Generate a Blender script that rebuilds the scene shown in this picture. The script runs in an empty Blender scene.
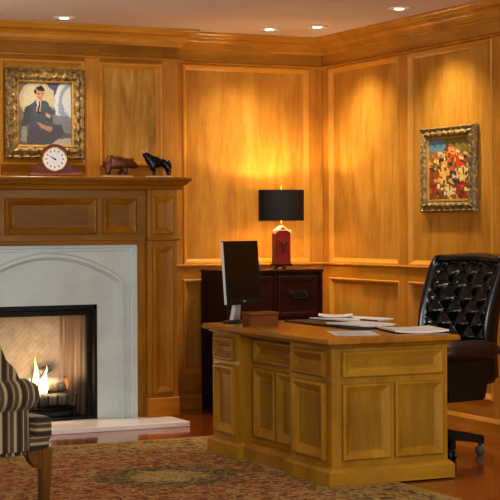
import bpy, bmesh, math, random
from mathutils import Vector, Matrix
random.seed(7)
S = bpy.context.scene
COL = S.collection
PI = math.pi

# ------------------------------------------------------------------ materials
def rgb(r, g, b):
    f = lambda c: (c/255/12.92) if c/255 <= .04045 else ((c/255+.055)/1.055)**2.4
    return (f(r), f(g), f(b), 1)

class NT:
    def __init__(s, name):
        s.m = bpy.data.materials.new(name); s.m.use_nodes = True
        s.t = s.m.node_tree; s.t.nodes.clear()
        s.out = s.n('ShaderNodeOutputMaterial')
        s.b = s.n('ShaderNodeBsdfPrincipled'); s.l(s.b.outputs[0], s.out.inputs[0])
    def n(s, typ, **kw):
        x = s.t.nodes.new(typ)
        for k, v in kw.items():
            if k in x.inputs.keys(): x.inputs[k].default_value = v
            else: setattr(x, k, v)
        return x
    def l(s, a, b): s.t.links.new(a, b)
    def coords(s, scale=(1, 1, 1), rand=True):
        tc = s.n('ShaderNodeTexCoord'); mp = s.n('ShaderNodeMapping'); mp.inputs['Scale'].default_value = scale
        if rand:
            oi = s.n('ShaderNodeObjectInfo'); ad = s.n('ShaderNodeVectorMath', operation='MULTIPLY_ADD')
            ml = s.n('ShaderNodeMath', operation='MULTIPLY'); s.l(oi.outputs['Random'], ml.inputs[0]); ml.inputs[1].default_value = 13.7
            s.l(tc.outputs['Object'], ad.inputs[0]); ad.inputs[1].default_value = (1, 1, 1); s.l(ml.outputs[0], ad.inputs[2])
            s.l(ad.outputs[0], mp.inputs[0])
        else: s.l(tc.outputs['Object'], mp.inputs[0])
        return mp.outputs[0]
    def noise(s, vec, scale, detail=4, rough=.5, dist=0):
        x = s.n('ShaderNodeTexNoise'); s.l(vec, x.inputs['Vector'])
        x.inputs['Scale'].default_value = scale; x.inputs['Detail'].default_value = detail
        x.inputs['Roughness'].default_value = rough; x.inputs['Distortion'].default_value = dist
        return x.outputs[0]
    def ramp(s, fac, stops, interp='LINEAR'):
        x = s.n('ShaderNodeValToRGB'); cr = x.color_ramp; cr.interpolation = interp
        while len(cr.elements) < len(stops): cr.elements.new(.5)
        for e, (p, c) in zip(cr.elements, stops): e.position = p; e.color = c
        s.l(fac, x.inputs[0]); return x.outputs[0]
    def mix(s, a, b, fac=.5, mode='MIX'):
        x = s.n('ShaderNodeMix', data_type='RGBA', blend_type=mode)
        for sock, v in ((x.inputs[0], fac), (x.inputs[6], a), (x.inputs[7], b)):
            if hasattr(v, 'is_output'): s.l(v, sock)
            else: sock.default_value = v
        return x.outputs[2]
    def math(s, op, a, b=0., c=0.):
        x = s.n('ShaderNodeMath', operation=op)
        for i, v in enumerate((a, b, c)):
            if hasattr(v, 'is_output'): s.l(v, x.inputs[i])
            else: x.inputs[i].default_value = v
        return x.outputs[0]
    def bump(s, h, strength=.2, dist=.01):
        x = s.n('ShaderNodeBump'); x.inputs['Strength'].default_value = strength; x.inputs['Distance'].default_value = dist
        s.l(h, x.inputs['Height']); s.l(x.outputs[0], s.b.inputs['Normal'])
    def set(s, **kw):
        for k, v in kw.items():
            k = {'rough': 'Roughness', 'metal': 'Metallic', 'coat': 'Coat Weight', 'coat_rough': 'Coat Roughness', 'spec': 'Specular IOR Level',
                 'ecol': 'Emission Color', 'estr': 'Emission Strength', 'sheen': 'Sheen Weight'}[k]
            if hasattr(v, 'is_output'): s.l(v, s.b.inputs[k])
            else: s.b.inputs[k].default_value = v
        return s
    def col(s, c):
        if hasattr(c, 'is_output'): s.l(c, s.b.inputs['Base Color'])
        else: s.b.inputs['Base Color'].default_value = c
        return s

def wood(name, dark, mid, light, axis='Z', rough=.38, figure=1.0, coat=.25):
    t = NT(name)
    lo, hi = .9, 6.
    sc = [hi, hi, hi]; sc['XYZ'.index(axis)] = lo
    v = t.coords(tuple(sc))
    a = t.noise(v, 1.3, 5, .6, .6*figure)
    sc2 = [60., 60., 60.]; sc2['XYZ'.index(axis)] = 2.2
    v2 = t.coords(tuple(sc2)); f = t.noise(v2, 1.5, 3, .6)
    c = t.ramp(a, [(.3, rgb(*dark)), (.5, rgb(*mid)), (.72, rgb(*light))])
    c = t.mix(c, t.ramp(f, [(.35, (.86, .84, .82, 1)), (.6, (1, 1, 1, 1))]), .6, 'MULTIPLY')
    blot = t.noise(t.coords((1.5, 1.5, 1.5)), 1.7, 2)
    c = t.mix(c, t.ramp(blot, [(.35, (.86, .84, .80, 1)), (.65, (1.05, 1.05, 1.05, 1))]), .8, 'MULTIPLY')
    sc3 = [22., 22., 22.]; sc3['XYZ'.index(axis)] = 7.
    fl = t.noise(t.coords(tuple(sc3)), 1.2, 3, .6, 1.)
    c = t.mix(c, t.ramp(fl, [(.35, (.9, .87, .82, 1)), (.6, (1.03, 1.03, 1.03, 1))]), .7, 'MULTIPLY')
    c = t.mix(c, (.93, 1., .92, 1), 1., 'MULTIPLY')
    t.col(c).set(rough=rough, coat=coat*.4, coat_rough=.25, spec=.2)
    t.bump(f, .06, .004)
    return t.m

def plain(name, c, rough=.5, metal=0., coat=0., var=.12, scale=30, bump=0., spec=.5):
    t = NT(name)
    n = t.noise(t.coords((1, 1, 1)), scale, 4)
    k = tuple(x*(1-var) for x in c[:3])+(1,); h = tuple(min(1, x*(1+var)) for x in c[:3])+(1,)
    t.col(t.ramp(n, [(.3, k), (.7, h)])).set(rough=rough, metal=metal, coat=coat, coat_rough=.15, spec=spec)
    if bump: t.bump(n, bump, .004)
    return t.m

M = {}
PD, PM, PL = (178, 120, 48), (194, 138, 60), (206, 154, 76)
M['veneer'] = wood('figured bookmatched veneer', (160, 112, 42), (188, 140, 64), (206, 162, 88), 'Z', .42, 3.5)
M['panel_v'] = wood('panel veneer upright grain', PD, PM, PL, 'Z', .4, 1.6)
M['stile_v'] = wood('stile wood upright grain', (178, 118, 44), (195, 135, 56), (208, 150, 70), 'Z', .4)
M['rail_x'] = wood('rail wood along back wall', (172, 114, 38), (189, 130, 48), (203, 146, 62), 'X', .36)
M['rail_y'] = wood('rail wood along right wall', (172, 114, 38), (189, 130, 48), (203, 146, 62), 'Y', .36)
M['mould'] = wood('moulding wood', (178, 120, 40), (195, 135, 52), (208, 150, 64), 'X', .3)
M['mould_v'] = plain('panel moulding wood', rgb(192, 138, 52), .36, var=.07, scale=9, spec=.3)
M['mantel_x'] = wood('mantel wood level grain', (132, 84, 18), (148, 99, 24), (162, 113, 34), 'X', .36)
M['mantel_z'] = wood('mantel wood upright grain', (150, 99, 28), (167, 115, 36), (181, 129, 48), 'Z', .36)
M['plinth'] = wood('plinth wood', (164, 100, 32), (180, 114, 38), (192, 126, 48), 'X', .36)
M['oak_z'] = wood('desk oak upright grain', (144, 100, 24), (164, 119, 33), (180, 136, 46), 'Z', .42, 1.2)
M['oak_x'] = wood('desk oak level grain', (146, 100, 24), (164, 119, 33), (178, 132, 44), 'X', .42)
M['oak_y'] = wood('desk oak lengthwise grain', (132, 86, 24), (150, 104, 32), (166, 120, 44), 'Y', .42)
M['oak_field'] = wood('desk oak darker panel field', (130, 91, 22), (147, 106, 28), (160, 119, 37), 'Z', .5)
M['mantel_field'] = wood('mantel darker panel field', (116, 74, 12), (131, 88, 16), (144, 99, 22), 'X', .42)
M['desktop'] = wood('desk top varnished', (142, 94, 26), (160, 108, 34), (176, 122, 44), 'Y', .25, 1, .35)
M['mahogany'] = wood('dark mahogany', (38, 14, 8), (56, 21, 11), (74, 30, 15), 'X', .45, 1, .08)
M['mahogany_z'] = wood('dark mahogany frame', (30, 12, 8), (44, 18, 10), (58, 24, 13), 'Z', .45, 1, .08)
M['chair_wood'] = plain('near black stained wood', rgb(30, 16, 10), .6, var=.2, spec=.15)
M['clock_wood'] = wood('clock rosewood', (70, 20, 8), (104, 34, 14), (140, 56, 24), 'X', .4, 1, .15)
M['clock_base'] = wood('clock base wood', (150, 70, 40), (180, 90, 56), (200, 112, 72), 'X', .4, 1, .15)
M['box_wood'] = wood('desk box wood', (96, 52, 18), (118, 68, 26), (134, 82, 34), 'X', .55)
M['leg_wood'] = wood('armchair leg wood', (84, 52, 18), (108, 70, 26), (126, 84, 34), 'Z', .4)
M['floor'] = None
M['black_metal'] = plain('black iron', rgb(22, 21, 21), .55, .3, var=.3)
M['black_plastic'] = plain('black plastic', rgb(24, 21, 20), .45, var=.1)
M['screen'] = plain('dark screen', rgb(20, 15, 13), .22, var=.05)
M['silver'] = plain('silver plastic', rgb(186, 192, 200), .3, .4, var=.05)
M['brass'] = plain('polished brass', rgb(214, 164, 76), .25, 1., var=.1)
M['dark_brass'] = plain('dark bronze', rgb(92, 74, 48), .4, .9, var=.2)
M['shade_out'] = plain('black lampshade cloth', rgb(20, 20, 24), .75, var=.15, scale=200)
M['shade_in'] = plain('gold shade lining', rgb(222, 170, 84), .6, var=.05)
M['lamp_red'] = plain('oxblood painted wood', rgb(128, 34, 28), .5, coat=.05, var=.18, scale=16, spec=.2)
M['lamp_side'] = plain('dull plum painted wood', rgb(104, 46, 52), .5, var=.15)
M['cream_trim'] = plain('cream edging', rgb(226, 196, 156), .5, var=.08)
M['paper'] = plain('white paper', rgb(206, 208, 214), .8, var=.03)
M['black_leather_pad'] = plain('black leather blotter', rgb(26, 22, 20), .5, var=.2, bump=.2)
M['dial'] = plain('white dial', rgb(236, 236, 238), .35, var=.02)
M['ink'] = plain('black ink', rgb(26, 26, 40), .5, var=.1)
M['hearth'] = plain('honed hearth stone', rgb(238, 236, 238), .25, var=.04, scale=6)
M['ash'] = plain('grey ash', rgb(60, 56, 54), .95, var=.5, scale=60, bump=.6)
M['bear_bronze'] = plain('brown bronze', rgb(104, 66, 44), .38, .45, var=.35, scale=50, bump=.3)
M['bull_bronze'] = plain('black bronze', rgb(30, 28, 34), .25, .5, var=.4, scale=40, bump=.2)
M['horn'] = plain('pale horn', rgb(200, 190, 176), .4, var=.1)
M['white_stone'] = plain('white marble base', rgb(204, 190, 166), .35, var=.1)
M['green_stone'] = plain('dark green marble', rgb(34, 50, 40), .2, var=.3)
M['white_enamel'] = plain('white enamel', rgb(230, 226, 220), .4, var=.03)
M['gold_edge'] = plain('gold leaf edge', rgb(170, 132, 66), .45, .4, var=.2)
M['button'] = plain('leather button', rgb(20, 14, 12), .22, coat=.5, var=.2)

def ceiling_mat():
    t = NT('matt painted ceiling')
    n = t.noise(t.coords((1, 1, 1), False), 60, 3)
    t.col(t.ramp(n, [(.3, rgb(214, 204, 196)), (.7, rgb(220, 210, 202))])).set(rough=.95, spec=.1)
    return t.m
def floor_mat():
    t = NT('cherry floorboards')
    tc = t.n('ShaderNodeTexCoord')
    br = t.n('ShaderNodeTexBrick'); t.l(tc.outputs['Object'], br.inputs['Vector'])
    br.offset = .37; br.inputs['Scale'].default_value = 1; br.inputs['Brick Width'].default_value = 1.4; br.inputs['Row Height'].default_value = .085
    br.inputs['Mortar Size'].default_value = .0018; br.inputs['Bias'].default_value = 0
    br.inputs['Color1'].default_value = rgb(128, 62, 28); br.inputs['Color2'].default_value = rgb(158, 84, 40); br.inputs['Mortar'].default_value = rgb(60, 28, 12)
    g = t.noise(t.coords((1.2, 16, 16), False), 2.5, 5, .6, .4)
    c = t.mix(br.outputs['Color'], t.ramp(g, [(.3, (.72, .68, .64, 1)), (.7, (1.08, 1.08, 1.08, 1))]), .9, 'MULTIPLY')
    t.col(c).set(rough=.16, coat=.35, coat_rough=.08)
    return t.m
def stone_mat():
    t = NT('pale cast stone')
    v = t.coords((1, 1, 1), False)
    n = t.noise(v, 5, 6, .6); f = t.noise(v, 90, 3)
    c = t.ramp(n, [(.3, rgb(190, 208, 214)), (.7, rgb(206, 220, 222))])
    c = t.mix(c, t.ramp(f, [(.3, (.93, .93, .93, 1)), (.7, (1, 1, 1, 1))]), 1, 'MULTIPLY')
    t.col(c).set(rough=.7, spec=.3); t.bump(f, .05, .003); return t.m
def firebrick_mat(flip=False):
    t = NT('firebrick herringbone')
    tc = t.n('ShaderNodeTexCoord')
    sp = t.n('ShaderNodeSeparateXYZ'); t.l(tc.outputs['Object'], sp.inputs[0]); mp = t.n('ShaderNodeCombineXYZ')
    t.l(t.math('ADD', sp.outputs[0], sp.outputs[2]), mp.inputs[0]); t.l(t.math('SUBTRACT', sp.outputs[2], sp.outputs[0]), mp.inputs[1])
    br = t.n('ShaderNodeTexBrick'); t.l(mp.outputs[0], br.inputs['Vector']); br.offset = .5
    br.inputs['Scale'].default_value = 1; br.inputs['Brick Width'].default_value = .15; br.inputs['Row Height'].default_value = .045; br.inputs['Mortar Size'].default_value = .002
    br.inputs['Color1'].default_value = rgb(200, 188, 172); br.inputs['Color2'].default_value = rgb(192, 180, 164); br.inputs['Mortar'].default_value = rgb(176, 162, 146)
    n = t.noise(t.coords((1, 1, 1), False), 14, 4)
    c = t.mix(br.outputs['Color'], t.ramp(n, [(.25, (.7, .68, .66, 1)), (.7, (1, 1, 1, 1))]), .8, 'MULTIPLY')
    t.col(c).set(rough=.9, spec=.2); return t.m
def firewall_side_mat():
    t = NT('streaky brown firebox side')
    n = t.noise(t.coords((14, 14, .6), False), 2.2, 4)
    t.col(t.ramp(n, [(.3, rgb(104, 86, 74)), (.5, rgb(150, 130, 114)), (.7, rgb(190, 174, 158))]))
    tc = t.n('ShaderNodeTexCoord'); sp = t.n('ShaderNodeSeparateXYZ'); t.l(tc.outputs['Object'], sp.inputs[0])
    front_dark = t.ramp(sp.outputs[1], [(.10, rgb(70, 50, 38)), (.34, (1, 1, 1, 1))])  # sides get darker towards the firebox opening
    t.col(t.mix(t.b.inputs['Base Color'].links[0].from_socket, front_dark, .9, 'MULTIPLY')).set(rough=.85); return t.m
def rug_mat():
    t = NT('oriental rug pile')
    # object space: rug centre at the origin, half sizes HX, HY
    HX, HY = 1.53, 2.15
    tc = t.n('ShaderNodeTexCoord'); sp = t.n('ShaderNodeSeparateXYZ'); t.l(tc.outputs['Object'], sp.inputs[0])
    ax = t.math('ABSOLUTE', sp.outputs[0]); ay = t.math('ABSOLUTE', sp.outputs[1])
    dx = t.math('SUBTRACT', HX, ax); dy = t.math('SUBTRACT', HY, ay)
    d = t.math('MINIMUM', dx, dy)                      # distance to the edge
    v = t.coords((1, 1, 1), False)
    def blots(scale, thr, w=.02):
        vo = t.n('ShaderNodeTexVoronoi'); t.l(v, vo.inputs['Vector']); vo.inputs['Scale'].default_value = scale; vo.inputs['Randomness'].default_value = .9
        wob = t.noise(v, scale*3, 3)
        q = t.math('ADD', vo.outputs['Distance'], t.math('MULTIPLY', t.math('SUBTRACT', wob, .5), .7))
        return t.math('LESS_THAN', q, thr), vo
    red, crm, grn, ink, tan = rgb(139, 73, 45), rgb(176, 150, 94), rgb(58, 65, 41), rgb(38, 35, 28), rgb(154, 116, 71)
    # field
    fine = t.noise(v, 19, 3, .75)
    field = t.ramp(fine, [(0, rgb(44, 46, 30)), (.38, rgb(136, 62, 34)), (.47, rgb(158, 96, 52)), (.53, rgb(198, 172, 112)), (.58, rgb(146, 74, 40)), (.63, rgb(74, 78, 46))], 'CONSTANT')
    b1, vo1 = blots(9, .32); field = t.mix(field, crm, t.math('MULTIPLY', b1, .9))
    b2, vo2 = blots(11.7, .26); field = t.mix(field, rgb(58, 60, 38), t.math('MULTIPLY', b2, .85))
    b3, _ = blots(17, .2); field = t.mix(field, rgb(126, 48, 32), t.math('MULTIPLY', b3, .8))
    # medallion
    mx = t.math('MULTIPLY', t.math('SUBTRACT', sp.outputs[0], .52), 1.75); my = t.math('MULTIPLY', t.math('ADD', sp.outputs[1], -.72), 1.9)
    rr = t.math('SQRT', t.math('ADD', t.math('MULTIPLY', mx, mx), t.math('MULTIPLY', my, my)))
    rr = t.math('ADD', rr, t.math('MULTIPLY', t.math('SUBTRACT', t.noise(v, 9, 3), .5), .55))
    med = t.ramp(fine, [(0, rgb(36, 44, 32)), (.45, rgb(62, 70, 46)), (.53, rgb(178, 154, 100)), (.58, rgb(52, 58, 40))], 'CONSTANT')
    core = t.ramp(fine, [(0, rgb(120, 104, 60)), (.44, rgb(196, 174, 116)), (.56, rgb(104, 106, 66)), (.61, rgb(190, 168, 112))], 'CONSTANT')
    med = t.mix(med, core, t.math('LESS_THAN', rr, .36))
    field = t.mix(field, med, t.math('MULTIPLY', t.math('LESS_THAN', rr, .66), .85))
    # borders
    bord = t.ramp(t.noise(v, 17, 3, .75), [(0, rgb(58, 54, 32)), (.40, rgb(150, 128, 76)), (.48, rgb(192, 168, 108)), (.55, rgb(142, 76, 42)), (.60, rgb(178, 150, 92))], 'CONSTANT')
    b4, _ = blots(8, .3); bord = t.mix(bord, ink, t.math('MULTIPLY', b4, .85))
    b5, _ = blots(12, .22); bord = t.mix(bord, rgb(126, 65, 41), t.math('MULTIPLY', b5, .8))
    c = t.mix(field, bord, t.math('LESS_THAN', d, .42))
    guard = t.ramp(t.noise(v, 34, 2, .6), [(.36, ink), (.46, rgb(100, 88, 56)), (.58, crm)])
    for lo, hi in ((.40, .47), (.09, .15)):
        k = t.math('MULTIPLY', t.math('GREATER_THAN', d, lo), t.math('LESS_THAN', d, hi)); c = t.mix(c, guard, k)
    c = t.mix(c, crm, t.math('MULTIPLY', t.math('LESS_THAN', d, .05), .8))
    t.col(c).set(rough=.95, spec=.1)
    c = t.mix(c, rgb(128, 110, 82), .33)
    t.col(c); t.bump(t.noise(v, 300, 2), .3, .004)
    return t.m
def stripe_mat(name, axis, period=.074, off=0.):
    t = NT(name)
    tc = t.n('ShaderNodeTexCoord'); sp = t.n('ShaderNodeSeparateXYZ'); t.l(tc.outputs['Object'], sp.inputs[0])
    f = t.math('FRACT', t.math('ADD', t.math('DIVIDE', sp.outputs['XYZ'.index(axis)], period), off+10))
    dk, cr, br, ol, sl = rgb(50, 43, 42), rgb(158, 146, 108), rgb(92, 68, 48), rgb(108, 98, 70), rgb(68, 64, 68)
    c = t.ramp(f, [(0, dk), (.20, ol), (.26, cr), (.42, ol), (.48, sl), (.62, br), (.74, cr), (.80, br), (.90, dk)], 'CONSTANT')
    w = t.noise(t.coords((1, 1, 1), False), 220, 2)
    c = t.mix(c, t.ramp(w, [(.3, (.8, .8, .8, 1)), (.7, (1.05, 1.05, 1.05, 1))]), .7, 'MULTIPLY')
    t.col(c).set(rough=.85, spec=.2, sheen=.15); t.bump(w, .15, .002); return t.m
def leather_mat(name, c, rough=.24, coat=.5):
    t = NT(name)
    v = t.coords((1, 1, 1), False)
    vo = t.n('ShaderNodeTexVoronoi'); t.l(v, vo.inputs['Vector']); vo.inputs['Scale'].default_value = 160
    n = t.noise(v, 9, 4)
    k = tuple(x*.7 for x in c[:3])+(1,); h = tuple(x*1.4 for x in c[:3])+(1,)
    t.col(t.ramp(n, [(.3, k), (.7, h)])).set(rough=rough, coat=coat, coat_rough=.18)
    t.b.inputs['Specular IOR Level'].default_value = .4
    t.bump(vo.outputs['Distance'], .06, .002); return t.m
def gilt_mat():
    t = NT('antique carved gilt')
    v = t.coords((1, 1, 1), False)
    n = t.noise(v, 45, 3, .5)
    c = t.ramp(n, [(.34, rgb(92, 78, 46)), (.5, rgb(132, 110, 66)), (.70, rgb(180, 152, 96))])
    t.col(c).set(rough=.5, metal=.15); t.bump(n, .3, .006); return t.m
def paint_mat():
    t = NT('oil paint')
    a = t.n('ShaderNodeVertexColor'); a.layer_name = 'paint'
    n = t.noise(t.coords((1, 1, 1), False), 160, 3)
    c = t.mix(a.outputs[0], t.ramp(n, [(.3, (.8, .8, .8, 1)), (.7, (1.1, 1.1, 1.1, 1))]), .6, 'MULTIPLY')
    t.col(c).set(rough=.45, spec=.35); t.bump(n, .15, .003); return t.m
def bark_mat(name, c):
    t = NT(name)
    n = t.noise(t.coords((3, 3, 3), False), 14, 5, .65)
    t.col(t.ramp(n, [(.3, tuple(x*.35 for x in c[:3])+(1,)), (.55, c), (.75, tuple(min(1, x*1.4) for x in c[:3])+(1,))])).set(rough=.95, spec=.1)
    t.bump(n, .8, .01); return t.m
def emis(name, c, s):
    t = NT(name); t.col(c).set(ecol=c, estr=s); return t.m
def flame_mat():
    t = NT('flame')
    tc = t.n('ShaderNodeTexCoord'); sp = t.n('ShaderNodeSeparateXYZ'); t.l(tc.outputs['Object'], sp.inputs[0])
    h = t.math('DIVIDE', sp.outputs[2], .36)
    n = t.noise(t.coords((1, 1, .5), False), 22, 2)
    h = t.math('ADD', h, t.math('MULTIPLY', t.math('SUBTRACT', n, .5), .35))
    c = t.ramp(h, [(0, (1, .72, .34, 1)), (.35, (1, .62, .22, 1)), (.7, (1, .42, .10, 1)), (1, (1, .26, .05, 1))])
    st = t.ramp(h, [(0, (1, 1, 1, 1)), (.5, (.7, .7, .7, 1)), (1, (.25, .25, .25, 1))])
    em = t.n('ShaderNodeEmission'); t.l(c, em.inputs[0]); t.l(t.math('MULTIPLY', st, 9.), em.inputs[1])
    tr = t.n('ShaderNodeBsdfTransparent'); mx = t.n('ShaderNodeMixShader')
    t.l(t.ramp(h, [(.55, (1, 1, 1, 1)), (1.1, (.25, .25, .25, 1))]), mx.inputs[0]); t.l(tr.outputs[0], mx.inputs[1]); t.l(em.outputs[0], mx.inputs[2])
    t.l(mx.outputs[0], t.out.inputs[0]); return t.m

M['ceiling'] = ceiling_mat(); M['floor'] = floor_mat(); M['stone'] = stone_mat(); M['firebrick'] = firebrick_mat(); M['fireside'] = firewall_side_mat()
M['rug'] = rug_mat(); M['gilt'] = gilt_mat(); M['paint'] = paint_mat()
M['stripe_y'] = stripe_mat('striped cloth upright stripes', 'Y'); M['stripe_x'] = stripe_mat('striped cloth front stripes', 'X')
M['stripe_z'] = stripe_mat('striped cloth level stripes', 'Z', .062, .3)
M['leather'] = leather_mat('black tufted leather', rgb(7, 8, 11), .16, .3); M['leather_warm_tint'] = leather_mat('leather tinted by warm reflection', rgb(40, 24, 15), .45, .1)  # brown tint puts the warm reflection on the arms into the colour
M['log'] = bark_mat('grey charred log', rgb(110, 106, 100)); M['log_end'] = emis('glowing ember log end', rgb(214, 130, 60), .9)
M['bulb'] = emis('lit lamp glass', (1, .86, .66, 1), 14.); M['flame'] = flame_mat(); M['shade_glow'] = emis('lit bulb', (1, .72, .38, 1), 10.)

# ------------------------------------------------------------------ mesh helpers
def nb(): return bmesh.new()
def box(bm, x0, x1, y0, y1, z0, z1, bev=0.):
    vs = [bm.verts.new((x, y, z)) for x in (x0, x1) for y in (y0, y1) for z in (z0, z1)]
    fs = [bm.faces.new([vs[i] for i in q]) for q in ((0, 1, 3, 2), (4, 6, 7, 5), (0, 4, 5, 1), (2, 3, 7, 6), (0, 2, 6, 4), (1, 5, 7, 3))]
    if bev:
        es = list({e for f in fs for e in f.edges})
        bmesh.ops.bevel(bm, geom=es, offset=bev, segments=3, affect='EDGES', profile=.6)
def loops(bm, L, close_ring=True, cap0=False, cap1=False):
    R = [[bm.verts.new(p) for p in l] for l in L]
    n = len(R[0])
    for a, b in zip(R, R[1:]):
        for i in range(n if close_ring else n-1):
            j = (i+1) % n; bm.faces.new((a[i], a[j], b[j], b[i]))
    if cap0: bm.faces.new(R[0][::-1])
    if cap1: bm.faces.new(R[-1])
    return R
def frame(bm, O, U, V, N, prof, fill=True):
    O, U, V, N = map(Vector, (O, U, V, N)); w, h = U.length, V.length; u, v = U/w, V/h
    L = []
    for d, k in prof:
        L.append([O+u*d+v*d+N*k, O+u*(w-d)+v*d+N*k, O+u*(w-d)+v*(h-d)+N*k, O+u*d+v*(h-d)+N*k])
    loops(bm, L, True, False, fill)
def prism(bm, poly, vec):
    vec = Vector(vec); L = [[Vector(p) for p in poly], [Vector(p)+vec for p in poly]]
    loops(bm, L, True, True, True)
def lathe(bm, prof, c=(0, 0, 0), n=24, axis='Z', sx=1., sy=1.):
    c = Vector(c); L = []
    for r, z in prof:
        r = max(r, 1e-4); ring = []
        for i in range(n):
            a = 2*PI*i/n; p = (r*math.cos(a)*sx, r*math.sin(a)*sy, z)
            if axis == 'Y': p = (p[0], z, p[1])
            if axis == 'X': p = (z, p[0], p[1])
            ring.append(c+Vector(p))
        L.append(ring)
    loops(bm, L, True, True, True)
def tube(bm, pts, rad, n=10, caps=True):
    pts = [Vector(p) for p in pts]; L = []
    if not hasattr(rad, '__len__'): rad = [rad]*len(pts)
    up = Vector((0, 0, 1))
    for i, p in enumerate(pts):
        t = (pts[min(i+1, len(pts)-1)]-pts[max(i-1, 0)]).normalized()
        ref = up if abs(t.z) < .95 else Vector((1, 0, 0))
        a = t.cross(ref).normalized(); b = t.cross(a).normalized()
        L.append([p+(a*math.cos(2*PI*k/n)+b*math.sin(2*PI*k/n))*rad[i] for k in range(n)])
    loops(bm, L, True, caps, caps)
def sweep(bm, path, prof):
    """profile (out, z) swept along an XY path, mitred; the room lies right of travel"""
    P = [Vector((p[0], p[1], 0)) for p in path]; L = []
    for i, p in enumerate(P):
        ns = []
        if i > 0: t = (P[i]-P[i-1]).normalized(); ns.append(Vector((t.y, -t.x, 0)))
        if i < len(P)-1: t = (P[i+1]-P[i]).normalized(); ns.append(Vector((t.y, -t.x, 0)))
        m = ns[0] if len(ns) == 1 else (ns[0]+ns[1])/(1+ns[0].dot(ns[1]))
        L.append([p+m*o+Vector((0, 0, z)) for o, z in prof])
    loops(bm, L, True, True, True)
def band(bm, path, w, N, heights, side):
    """moulding strip following a path in a plane; side = in-plane offset direction function result list"""
    L = []
    N = Vector(N)
    for p, s in zip(path, side):
        p, s = Vector(p), Vector(s)
        L.append([p+s*(w*a)+N*h for a, h in heights])
    loops(bm, L, True, True, True)
def ball(bm, c, r, n=12, m=8):
    rx, ry, rz = r if hasattr(r, '__len__') else (r, r, r)
    c = Vector(c); L = []
    for j in range(m+1):
        a = PI*j/m; s = max(math.sin(a), 1e-3)
        L.append([c+Vector((rx*s*math.cos(2*PI*i/n), ry*s*math.sin(2*PI*i/n), -rz*math.cos(a))) for i in range(n)])
    loops(bm, L, True, True, True)
def skin(bm, verts, edges, radii, sub=2):
    me = bpy.data.meshes.new('tmp'); me.from_pydata(verts, edges, []); ob = bpy.data.objects.new('tmp', me); COL.objects.link(ob)
    md = ob.modifiers.new('s', 'SKIN')
    for i, r in enumerate(radii):
        sv = me.skin_vertices[0].data[i]; sv.radius = r if hasattr(r, '__len__') else (r, r); sv.use_root = (i == 0)
    sb = ob.modifiers.new('d', 'SUBSURF'); sb.levels = sub; sb.render_levels = sub
    dg = bpy.context.evaluated_depsgraph_get(); ev = ob.evaluated_get(dg); m2 = bpy.data.meshes.new_from_object(ev)
    bm.from_mesh(m2)
    bpy.data.objects.remove(ob); bpy.data.meshes.remove(me); bpy.data.meshes.remove(m2)

ROOTM = {}
def obj(name, bm, mat, parent=None, smooth=False, local=False, auto=None):
    bmesh.ops.recalc_face_normals(bm, faces=bm.faces)
    me = bpy.data.meshes.new(name)
    o = bpy.data.objects.new(name, me); COL.objects.link(o)
    if parent is not None:
        R = ROOTM[parent.name]
        if not local: bm.transform(R.inverted())
        o.parent = parent; ROOTM[o.name] = R
    else:
        xs = [v.co for v in bm.verts]
        c = Vector(((min(v.x for v in xs)+max(v.x for v in xs))/2, (min(v.y for v in xs)+max(v.y for v in xs))/2, min(v.z for v in xs)))
        o.location = c; bm.transform(Matrix.Translation(-c)); ROOTM[o.name] = Matrix.Translation(c)
    bm.to_mesh(me); bm.free()
    me.materials.append(mat)
    if smooth:
        for p in me.polygons: p.use_smooth = True
        if auto is not None:
            for e in me.edges: pass
            try: me.set_sharp_from_angle(angle=math.radians(auto))
            except Exception: pass
    return o
def tag(o, label, cat, group=None, kind=None):
    o['label'] = label; o['category'] = cat
    if group: o['group'] = group
    if kind: o['kind'] = kind
    return o
def thing(name, label, cat, loc, rz=0., group=None):
    o = bpy.data.objects.new(name, None); COL.objects.link(o); o.empty_display_size = .05
    o.location = loc; o.rotation_euler = (0, 0, rz); ROOTM[o.name] = Matrix.Translation(Vector(loc)) @ Matrix.Rotation(rz, 4, 'Z')
    return tag(o, label, cat, group)
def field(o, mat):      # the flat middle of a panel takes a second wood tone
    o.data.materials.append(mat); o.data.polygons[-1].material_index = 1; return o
def struct(name, bm, mat, label=None, **k):
    o = obj(name, bm, mat, **k); o['kind'] = 'structure'
    if label: o['label'] = label
    return o
def B(*a, **k): bm = nb(); box(bm, *a, **k); return bm

H = 2.78
# ------------------------------------------------------------------ the room
bm = B(-7.5, .12, -13, .12, -.08, 0); fl = struct('floor', bm, M['floor'], 'glossy reddish cherry plank floor')
struct('ceiling', B(-7.5, .12, -9.5, .12, H, H+.08), M['ceiling'], 'matt off-white ceiling')
wb = struct('wall_back', B(-6.5, .12, 0, .12, 0, H), M['panel_v'], 'wood panelled wall behind the cabinet')
wr = struct('wall_right', B(0, .12, -6.6, 0, 0, H), M['panel_v'], 'wood panelled wall behind the leather chair')
BR, BL = -1.281, -3.30      # chimney breast
BY = -.12
wc = struct('wall_chimney', B(BL, BR, BY, -.002, 1.40, H), M['veneer'], 'panelled chimney breast above the mantel')

T = .022
def b_box(x0, x1, z0, z1, y=0., t=T):   # board on a wall facing -Y
    return B(x0, x1, y-t, y, z0, z1, bev=.003)
def r_box(y0, y1, z0, z1, t=T):         # board on the right wall
    return B(-t, 0, y0, y1, z0, z1, bev=.003)
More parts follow.
